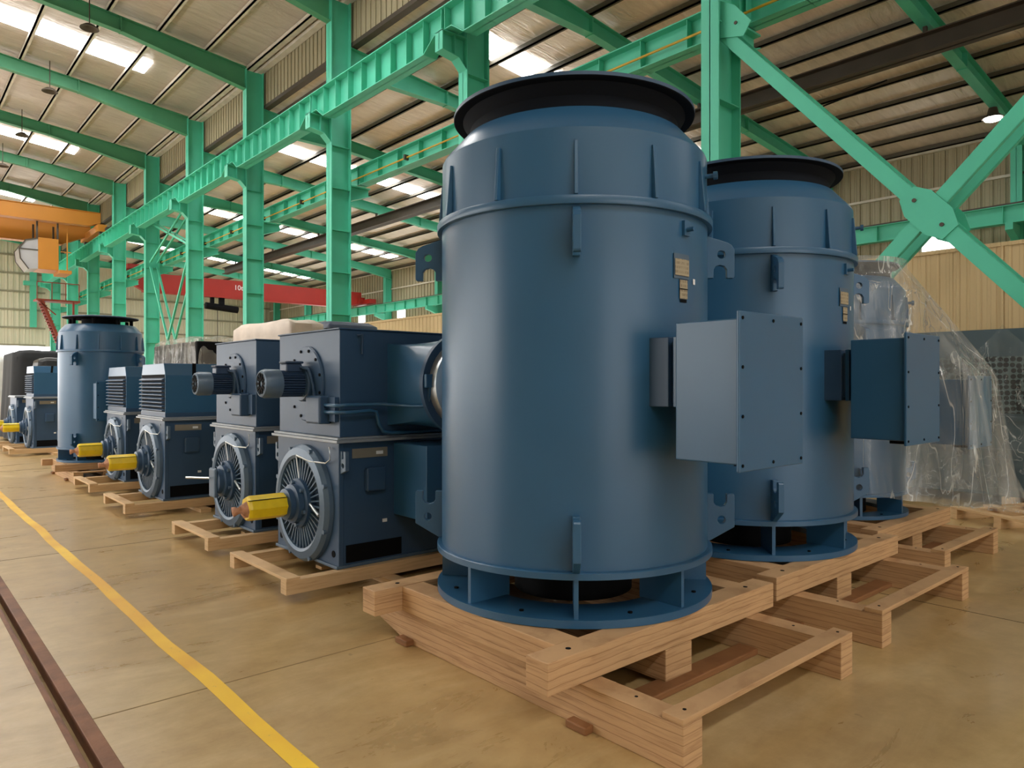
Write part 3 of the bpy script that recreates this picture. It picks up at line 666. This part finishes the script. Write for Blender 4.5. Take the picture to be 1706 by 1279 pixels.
def horizontal_motor(label, loc, W=1.05, top='blower', shaft=True, duct=False, detail=True, L=2.2, hf=.94, ht=1.77):
    t = thing('horizontal_motor', label, 'electric motor', loc, 0, 'blue horizontal motors in a row')
    D, G = M['blue_dark'], M['blue_grey']; cy, cz, R = W/2, .43, .455
    hs = obj('housing', MB().box(.0, L, 0, W, 0, hf).box(-.012, .03, -.008, W+.008, 0, hf), D, t, bevel=.006)
    m = MB()
    for y in (.07, W-.07): m.cyl((-.016, y, .1), (.0, y, .1), .026, 12)
    obj('corner_hole', m, M['black'], hs)
    obj('base_strip', MB().box(-.03, L, -.012, W+.012, 0, .022), G, hs, bevel=.003)
    obj('joint_flange', MB().box(-.05, L+.05, -.05, W+.05, hf, hf+.022).box(-.035, L+.035, -.035, W+.035, hf+.022, hf+.04), M['flange'], t, bevel=.004)
    # fan end
    ring = obj('end_shield_ring', MB().lathe([(.352,-.02),(.352,-.075),(.375,-.085),(.43,-.075),(R,-.045),(R,0),(.352,0)], 64, (0,cy,cz), 'x'), G, t, smooth=True)
    m = MB()
    for i in range(8):
        a = 2*pi*(i+.5)/8; p = (cos(a)*.44, sin(a)*.44); m.cyl((-.075, cy+p[0], cz+p[1]), (-.03, cy+p[0], cz+p[1]), .018, 8)
    obj('bolt', m, G, ring)
    obj('vent_opening', MB().lathe([(.0,-.016),(.36,-.016)], 48, (0,cy,cz), 'x'), M['black'], t)
    m = MB(); n = 40
    for i in range(n):
        a = 2*pi*i/n; c_, s_ = cos(a), sin(a); m.bar((-.055, cy+c_*.17, cz+s_*.17), (-.055, cy+c_*.356, cz+s_*.356), .011, .02, up=(1,0,0))
    obj('grille', m, G, t)
    hub = obj('hub', MB().lathe([(.19,-.02),(.19,-.09),(.175,-.1),(.15,-.1),(.15,-.14),(.12,-.15),(.12,-.19),(.085,-.2),(0,-.2)], 40, (0,cy,cz), 'x', cap=False), D, t, smooth=True)
    m = MB()
    for i in range(6):
        a = 2*pi*i/6+.3; m.cyl((-.12, cy+cos(a)*.165, cz+sin(a)*.165), (-.09, cy+cos(a)*.165, cz+sin(a)*.165), .016, 8)
    obj('hub_bolt', m, G, hub)
    obj('grease_tube', MB().tube([(-.07, cy-.17, cz+.02), (-.08, cy-.3, cz-.03), (-.085, cy-.36, cz-.05)], .011), M['silver'], t)
    if shaft:
        sh = obj('shaft_cover', MB().lathe([(0,-.19),(.09,-.19),(.094,-.23),(.094,-.47),(.086,-.49),(0,-.49)], 8, (0,cy,cz), 'x', cap=False), M['yellow'], t)
        w = MB().lathe([(.07,-.485),(.045,-.51),(.022,-.53),(.018,-.55),(.03,-.57),(.028,-.585),(0,-.59)], 10, (0,cy,cz-.01), 'x')
        w.v = [(x, y + .012*sin(91*x+40*z), z + .012*cos(77*y+30*x)) for x, y, z in w.v]
        obj('wrapping', w, M['wrap'], sh, smooth=60)
        obj('strap', MB().bar((-.18, cy-.07, cz+.066), (-.5, cy-.07, cz+.066), .012, .004), M['black'], sh)
    else:
        obj('hub_cap', MB().box(-.225, -.19, cy-.08, cy+.08, cz-.15, cz+.13), G, t, bevel=.03)
        obj('probe_rod', MB().cyl((-.23, cy+.05, cz+.03), (-.42, cy+.13, cz+.045), .01, 8), M['silver'], t)
    obj('sensor_cable', MB().tube([(-.06, cy+.02, cz+.18), (-.08, cy+.03, cz+.36), (-.085, cy+.02, cz+.37), (-.08, cy-.2, cz+.34), (-.05, cy-.4, cz+.34), (-.05, cy-.47, cz+.37), (-.03, cy-.42, cz+.46)], .006, 6), M['silver'], t)
    # lugs at the upper corners
    for s_, y in ((-1, 0), (1, W)):
        o = [(0, 0), (.085, .03), (.085, .17), (.055, .17), (.055, .115), (.03, .115), (.03, .17), (0, .17)]
        obj('lifting_lug', MB().plate(o, [circ(.045, .065, .018, 12)], (0, y, hf-.23), (0, s_, 0), (0,0,1), .03*s_), G, t, bevel=.002)
    # near side details
    obj('nameplate_strip', MB().box(.1, .4, -.008, 0, hf-.12, hf-.05), M['plate'], t)
    obj('white_sticker', MB().box(.3, .36, -.011, -.007, hf-.1, hf-.075), M['white'], t)
    obj('inspection_cover', MB().box(.2, .37, -.045, 0, .55, .73), D, t, bevel=.015)
    obj('air_slot', MB().box(.05, .53, -.004, .0, .035, .165), M['black'], t)
    obj('label_mark', MB().box(.36, .4, -.003, 0, .3, .325), M['white'], t)
    z0 = hf + .04
    if top == 'blower':
        bx = obj('cooler_box', MB().box(0, L, 0, W, z0, ht).box(-.012, L+.012, -.012, W+.012, ht, ht+.012), D, t, bevel=.004)
        bz = 1.36
        pl = obj('blower_plate', MB().lathe([(0,-.022),(.285,-.022),(.295,-.012),(.295,0)], 48, (0,cy,bz), 'x', cap=False), D, t, smooth=True)
        m = MB()
        for i in range(12):
            a = 2*pi*(i+.5)/12; m.cyl((-.03, cy+cos(a)*.262, bz+sin(a)*.262), (-.02, cy+cos(a)*.262, bz+sin(a)*.262), .012, 8)
        obj('plate_bolt', m, M['black'], pl)
        bm_ = obj('blower_motor', MB().prism([(-.045, cy+a, bz+b) for a, b in star(.082, .102, 30)], (-.2,0,0)), M['fin_blue'], t)
        obj('mounting_ring', MB().lathe([(.0,-.06),(.13,-.06),(.14,-.05),(.14,-.022)], 32, (0,cy,bz), 'x', cap=False), D, bm_, smooth=True)
        obj('fan_cowl', MB().lathe([(.11,-.24),(.112,-.345),(.1,-.375),(.085,-.38),(.085,-.372),(0,-.37)], 32, (0,cy,bz), 'x', cap=False), G, bm_, smooth=True)
        m = MB()
        for i in range(10):
            a = 2*pi*i/10; m.bar((-.376, cy+cos(a)*.025, bz+sin(a)*.025), (-.376, cy+cos(a)*.08, bz+sin(a)*.08), .02, .006, up=(1,0,0))
        obj('cowl_slots', m, M['black'], bm_)
        obj('terminal_box', MB().box(-.2, -.07, cy-.055, cy+.055, bz+.09, bz+.155).box(-.21, -.06, cy-.065, cy+.065, bz+.155, bz+.175), M['fin_blue'], bm_, bevel=.012)
        obj('motor_cable', MB().tube([(-.09, cy-.06, bz+.13), (-.05, cy-.12, bz+.11), (-.035, cy-.16, bz), (-.035, cy-.2, bz-.12)], .012), D, bm_)
        jb = obj('junction_box', MB().box(-.1, 0, .13, .36, 1.06, 1.27), D, t, bevel=.015)
        obj('box_bracket', MB().box(-.03, 0, .02, .14, 1.08, 1.26), D, jb)
    elif top == 'louvre':
        ch = .06
        cov = MB().prism([(0, .01, z0), (0, .01, ht-.14), (0, ch+.01, ht), (0, W-ch-.01, ht), (0, W-.01, ht-.14), (0, W-.01, z0)], (L*.92,0,0))
        cb = obj('vent_cover', cov, M['blue'], t, bevel=.004)
        m = MB()
        for i in range(9):
            z = z0 + .07 + .045*i
            m.prism([(-.001, .03, z), (-.035, .03, z+.004), (-.035, .03, z+.012), (-.001, .03, z+.03)], (0, W-.06, 0))
        obj('louvre', m, D, cb)
        obj('louvre_back', MB().box(-.003, 0, .03, W-.03, z0+.06, z0+.5), M['black'], cb)
        obj('plinth', MB().box(-.004, L*.93, .0, W, z0, z0+.05), D, cb)
        obj('hook', MB().prism([(.3, -.0+.0, ht-.14), (.34, .0, ht-.14), (.36, ch, ht+.004), (.32, ch, ht+.004)], (0, .012, 0)), M['black'], cb)
    if duct:
        # square to round transition toward the near side, with flange and conduit
        x0, x1, za, zb, n = .405, 1.1, 1.04, 1.67, 48
        cx, czd, r = (x0+x1)/2, (za+zb)/2, .35
        def sq(a):
            c_, s_ = cos(a), sin(a); k = 1/max(abs(c_), abs(s_)); return cx + c_*k*(x1-x0)/2, czd + s_*k*(zb-za)/2
        def fn(u, v):
            a = 2*pi*u; px, pz = sq(a); qx, qz = cx + r*cos(a), czd + r*sin(a)
            return (px + (qx-px)*v, -.49*v, pz + (qz-pz)*v)
        du = obj('air_duct', MB().grid(fn, n, 4, True), M['blue'], t, smooth=30)
        obj('duct_flange', MB().lathe([(.30,-.53),(.385,-.53),(.385,-.49),(.30,-.49),(.30,-.53)], 48, (cx,0,czd), 'y'), D, du, smooth=True)
        obj('fan_bell', MB().lathe([(.33,-.53),(.32,-.6),(.24,-.64),(0,-.645)], 40, (cx,0,czd), 'y', cap=False), M['silver'], du, smooth=True)
        obj('switch_box', MB().box(.38, .47, -.56, -.5, 1.33, 1.43), M['blue'], du, bevel=.008)
        jz = 1.2
        obj('conduit', MB().tube([(-.05, .13, jz), (-.05, 0, jz), (-.03, -.05, jz), (.02, -.06, jz+.005), (.3, -.06, jz+.005), (.38, -.12, jz), (.42, -.33, jz-.005), (.425, -.46, jz), (.425, -.52, jz+.04), (.425, -.54, jz+.14)], .014), M['blue'], t, smooth=60)
        jz = 1.15
        obj('conduit', MB().tube([(-.05, .13, jz), (-.05, 0, jz), (-.03, -.05, jz), (.02, -.06, jz), (.22, -.06, jz+.01), (.27, -.06, jz), (.29, -.06, jz-.09), (.33, -.06, jz-.15), (.4, -.06, jz-.165), (1.0, -.06, jz-.165)], .014), M['blue'], t, smooth=60)
        obj('terminal_box', MB().box(.46, 1.15, -.45, 0, .35, .905), M['blue'], t, bevel=.006)
        obj('vent_tube', MB().tube([(.14, -.012, 1.72), (.17, -.03, 1.73), (.17, -.03, 1.58)], .01), D, t)
    return t
MZ = .142
horizontal_motor('blue horizontal motor with yellow shaft and side air duct, left of the largest vertical motor', (2.55, 4.80, MZ), duct=True, hf=.925, ht=1.76)
horizontal_motor('blue horizontal motor with blower on top and no yellow shaft, second in its row', (2.61, 6.50, MZ), 1.03, shaft=False, hf=.925, ht=1.76)
horizontal_motor('blue horizontal motor with louvred top and yellow shaft, third in its row', (2.52, 8.94, MZ), 1.02, top='louvre', hf=.93, ht=1.6)
horizontal_motor('blue horizontal motor with louvred top and yellow shaft, fourth in its row', (2.6, 11.03, MZ), 1.05, top='louvre', hf=.93, ht=1.6)
horizontal_motor('louvred blue motor just left of the small vertical motor in the background', (2.49, 18.05, MZ), 1.0, top='louvre', hf=1.05, ht=1.74)
horizontal_motor('farthest blue motor with yellow shaft at the left edge, below a black tarp', (2.4, 19.75, MZ), 1.0, top='none', hf=1.05, ht=1.74)

def motor_pallet(label, loc, Wd=1.0, L=2.9):
    t = thing('pine_pallet', label, 'pallet', loc, 0, 'pine pallets under the horizontal motors'); P = M['pine']
    for y in (0, Wd-.09): obj('runner', MB().box(0, L, y, y+.09, .045, .14), P, t, bevel=.003)
    obj('front_board', MB().box(0, .1, -.005, Wd+.005, .1401, .162), P, t, bevel=.003)
    obj('rear_board', MB().box(L-.1, L, -.005, Wd+.005, .1401, .162), P, t, bevel=.003)
    for x in (.75, 1.7): obj('cross_block', MB().box(x, x+.12, -.2, Wd+.02, 0, .0449), P, t, bevel=.003)
    obj('bottom_board', MB().box(.5, 2.4, Wd/2-.05, Wd/2+.05, .045, .07), P, t, bevel=.003)
    return t
for lab, loc, w in (('pine pallet under the nearest horizontal motor with the air duct', (2.11, 4.735, 0), 1.05),
                    ('pine pallet under the horizontal motor lacking a yellow shaft', (2.16, 6.44, 0), 1.02),
                    ('pine pallet under the third motor of the row, louvred with yellow shaft', (2.08, 8.88, 0), 1.02),
                    ('pine pallet under the fourth motor of the row', (2.14, 10.97, 0), 1.05),
                    ('pine pallet under the louvred motor left of the small vertical motor', (2.05, 17.99, 0), 1.02),
                    ('pine pallet under the farthest motor with the black tarp', (1.96, 19.7, 0), 1.02)):
    motor_pallet(lab, loc, w)

# ------------------------------------------------------------------ covered machines and sheets
def drape(x0, x1, y0, y1, z0, z1, flare=.1, wr=.04, taper=.06, n=14, seed=0):
    rnd = random.Random(seed); ph = [rnd.uniform(0, 6) for _ in range(6)]
    def prof(u):
        u = (u % 1)*4; k = int(u); f = u - k
        P = [(-1,-1),(1,-1),(1,1),(-1,1),(-1,-1)]; a, b = P[k], P[k+1]
        x, y = a[0]+(b[0]-a[0])*f, a[1]+(b[1]-a[1])*f
        r = max(1, sqrt(x*x+y*y)/1.3); return x/r, y/r
    def fn(u, v):
        px, py = prof(u); cx, cy, hx, hy = (x0+x1)/2, (y0+y1)/2, (x1-x0)/2, (y1-y0)/2
        if v < .25:
            s_ = v/.25; k = s_*.97; z = z1 + .04*(1-s_) + .02*sin(5*px*k+ph[0])*sin(4*py*k+ph[1]); kk = k*(1-taper)
        else:
            s_ = (v-.25)/.75; z = z1 - (z1-z0)*s_ - (.03 if s_ > 0 else 0); kk = 1 - taper*(1-s_)
            w = wr*s_*(sin(u*2*pi*11+ph[2]) + .6*sin(u*2*pi*23+ph[3]+3*s_))
            fl = flare*s_
            return (cx + px*(hx*kk+fl+w), cy + py*(hy*kk+fl+w), z)
        return (cx + px*hx*kk, cy + py*hy*kk, z)
    return MB().grid(fn, 96, n+6, True)

# cover on the third vertical motor
def hull(pts):
    pts = sorted(set(pts)); out = []
    for seq in (pts, pts[::-1]):
        h = []
        for p in seq:
            while len(h) > 1 and (h[-1][0]-h[-2][0])*(p[1]-h[-2][1]) - (h[-1][1]-h[-2][1])*(p[0]-h[-2][0]) <= 0: h.pop()
            h.append(p)
        out += h[:-1]
    return out
def ray(h, a):
    d = (cos(a), sin(a)); best = 0
    for i in range(len(h)):
        p, q = h[i], h[(i+1) % len(h)]; e = (q[0]-p[0], q[1]-p[1]); den = d[0]*e[1]-d[1]*e[0]
        if abs(den) < 1e-9: continue
        t_ = (p[0]*e[1]-p[1]*e[0])/den; s_ = (p[0]*d[1]-p[1]*d[0])/den
        if t_ > 0 and -1e-6 <= s_ <= 1+1e-6: best = max(best, t_)
    return best
cm = (6.75, 3.07)
box_pts = [(-.36, -1.24), (.28, -1.24), (.28, -.6), (-.36, -.6)]
Hm = hull([(round(.78*cos(i*.13), 5), round(.78*sin(i*.13), 5)) for i in range(48)] + box_pts)
Hb = hull([(round(.86*cos(i*.13), 5), round(.86*sin(i*.13), 5)) for i in range(48)] + [(-.42, -1.3), (.62, -1.4), (.8, -1.0)])
def sheet(u, v):
    a = 2*pi*u; rt = .55
    zt, zm, zb = 2.615, 1.58, .62 - .1*max(0, cos(a+1.1)) 
    fold = sin(14*a+1)*.5 + sin(23*a+2.2)*.35 + sin(7*a)*.4
    if v < .2: k = v/.2; return (cm[0]+rt*k*cos(a), cm[1]+rt*k*sin(a), zt + .008*fold*k)
    if v < .6:
        k = (v-.2)/.4; r = rt + (ray(Hm, a)-rt)*(k**1.05) + .02*fold*sin(pi*k); z = zt + (zm-zt)*k
        r = max(r, .6 if z > 2.4 else .74)
    else:
        k = (v-.6)/.4; r = ray(Hm, a) + (ray(Hb, a)-ray(Hm, a))*k + .045*fold*k; z = zm + (zb-zm)*k; r = max(r, .74)
    return (cm[0]+r*cos(a), cm[1]+r*sin(a), z)
obj('plastic_sheet', MB().grid(sheet, 200, 40, True), M['film'], smooth=80, label='clear plastic sheet draped over the shorter vertical motor at right', cat='plastic sheet')

# cabinet beyond, with perforated panel and its sheet
cb = thing('machine_cabinet', 'large grey-green cabinet with perforated panel in front of the tan partition', 'cabinet', (10.4, 0, .12))
obj('body', MB().box(0, 1.6, .9, 4.3, 0, 2.06), M['cab_grey'], cb, bevel=.01)
obj('perforated_panel', MB().box(-.012, 0, 1.0, 4.2, 1.02, 1.72), M['perf'], cb)
obj('ledge', MB().box(-.03, 0, .9, 4.3, .93, .98).box(-.02, 0, .9, 4.3, .55, .58), M['cab_grey'], cb)
ct = thing('timber_bearer', 'low timber bearers under the grey-green cabinet', 'pallet', (10.3, 0, 0))
for y in (1.0, 2.5, 4.0): obj('bearer', MB().box(0, 1.8, y, y+.14, 0, .1199), M['pine'], ct, bevel=.004)
def sheet2(u, v):
    y = .7 + 4.1*u; d = abs(y - 2.62); zt = 2.24 - .95*min(1, d/1.1)**.8 - .12*max(0, d-1.1)
    k = v; z = zt + (.16 - zt)*k
    w = sin(y*7+1) * .5 + sin(y*15+3*k)*.35 + sin(y*3)*.5
    x = 10.33 - .1*k - 1.35*k**2.2 - .1*w*k - .06*abs(w)*(1-k)
    return (x, y + .12*sin(9*k+y)*k, z)
obj('plastic_sheet', MB().grid(sheet2, 110, 36), M['film_thin'], smooth=80, label='clear plastic sheet hanging tent-like over the grey-green cabinet', cat='plastic sheet')
sp = thing('pine_pallet', 'low pine pallet standing askew at the far right edge', 'pallet', (8.45, 1.75, 0), radians(-28))
for y in (0, .55, 1.1): obj('runner', MB().box(0, 1.5, y, y+.09, 0, .11), M['pine'], sp, bevel=.003)
for x in (0, .45, .9, 1.35): obj('deck_board', MB().box(x, x+.12, 0, 1.19, .1101, .135), M['pine'], sp, bevel=.003)

def covered(name, label, x0, x1, y0, y1, z1, mat, cat, seed, group=None, core=None, **k):
    t = thing(name, label, cat, ((x0+x1)/2, (y0+y1)/2, 0), 0, group); cx, cy = (x0+x1)/2, (y0+y1)/2
    if core: obj('machine_body', MB().box(x0-cx+.08, x1-cx-.08, y0-cy+.08, y1-cy-.08, .0, z1-.12), core, t, bevel=.03)
    else: obj('machine_body', MB().box(x0-cx+.12, x1-cx-.12, y0-cy+.12, y1-cy-.12, .0, z1-.15), M['tarp_grey'], t, bevel=.03)
    obj('cover_sheet', drape(x0-cx, x1-cx, y0-cy, y1-cy, .12, z1, seed=seed, **k), mat, t, smooth=70)
    return t
covered('covered_machine', 'dark machine wrapped in clear plastic behind the louvred motors', 5.15, 6.35, 16.2, 19.6, 2.56, M['film_mid'], 'covered machine', 1, core=M['black'], wr=.05)
covered('covered_machine', 'machine under a pale beige tarpaulin behind the second motor', 5.6, 6.4, 12.5, 15.4, 2.7, M['tarp_beige'], 'covered machine', 2, taper=.03, wr=.05, flare=.04)
covered('covered_machine', 'machine under a navy tarpaulin behind the motor with the air duct', 6.65, 8.15, 13.2, 15.2, 2.78, M['tarp_blue'], 'covered machine', 3, taper=.14)
covered('covered_machine', 'tall machine under a dark grey tarpaulin at the far left', 2.55, 4.6, 22.0, 24.2, 2.36, M['tarp_grey'], 'covered machine', 4, flare=.03, wr=.02)
covered('covered_machine', 'machine under a pale wrap behind the dark grey tarpaulin at far left', 2.3, 4.4, 25.4, 27.6, 2.3, M['white_wrap'], 'covered machine', 5, flare=.03)
obj('black_tarp', drape(2.75, 4.2, 19.76, 20.74, 1.2, 2.1, seed=6, flare=.04, wr=.015, taper=.12), M['tarp_black'], smooth=70,
    label='black tarp lumped over the farthest blue motor at left', cat='tarp')
wb = MB().lathe([(.0,0),(.1,.02),(.12,.4),(.07,.9),(.1,1.2),(.16,1.35),(.08,1.5),(0,1.52)], 14, (0,0,0), 'z')
wb.v = [(x + .03*sin(9*z), y + .03*cos(7*z+x*20), z) for x, y, z in wb.v]
obj('wrapped_bundle', wb, M['white_wrap'], loc=(1.85, 21.1, 0), smooth=60, label='upright white wrapped bundle standing at the far left edge', cat='bundle')

# ------------------------------------------------------------------ camera, world, view
cam = bpy.data.cameras.new('camera'); co = bpy.data.objects.new('camera', cam); COL.objects.link(co)
cam.sensor_fit = 'HORIZONTAL'; cam.sensor_width = 36; cam.lens = 1200/1706*36; cam.clip_end = 200
co.location = (0, 0, 1.5); co.rotation_euler = (pi/2, 0, -atan2(.6617, .7498)); SC.camera = co
wd = bpy.data.worlds.new('world'); SC.world = wd; wd.use_nodes = True
wd.node_tree.nodes['Background'].inputs[0].default_value = (1, .97, .92, 1); wd.node_tree.nodes['Background'].inputs[1].default_value = 1.0
vs = SC.view_settings; vs.view_transform = 'Standard'; vs.look = 'None'; vs.gamma = 1; vs.exposure = -.1; vs.use_curve_mapping = False
SC.cycles.use_denoising = True; SC.cycles.max_bounces = 8; SC.cycles.transparent_max_bounces = 16; SC.cycles.sample_clamp_indirect = 6
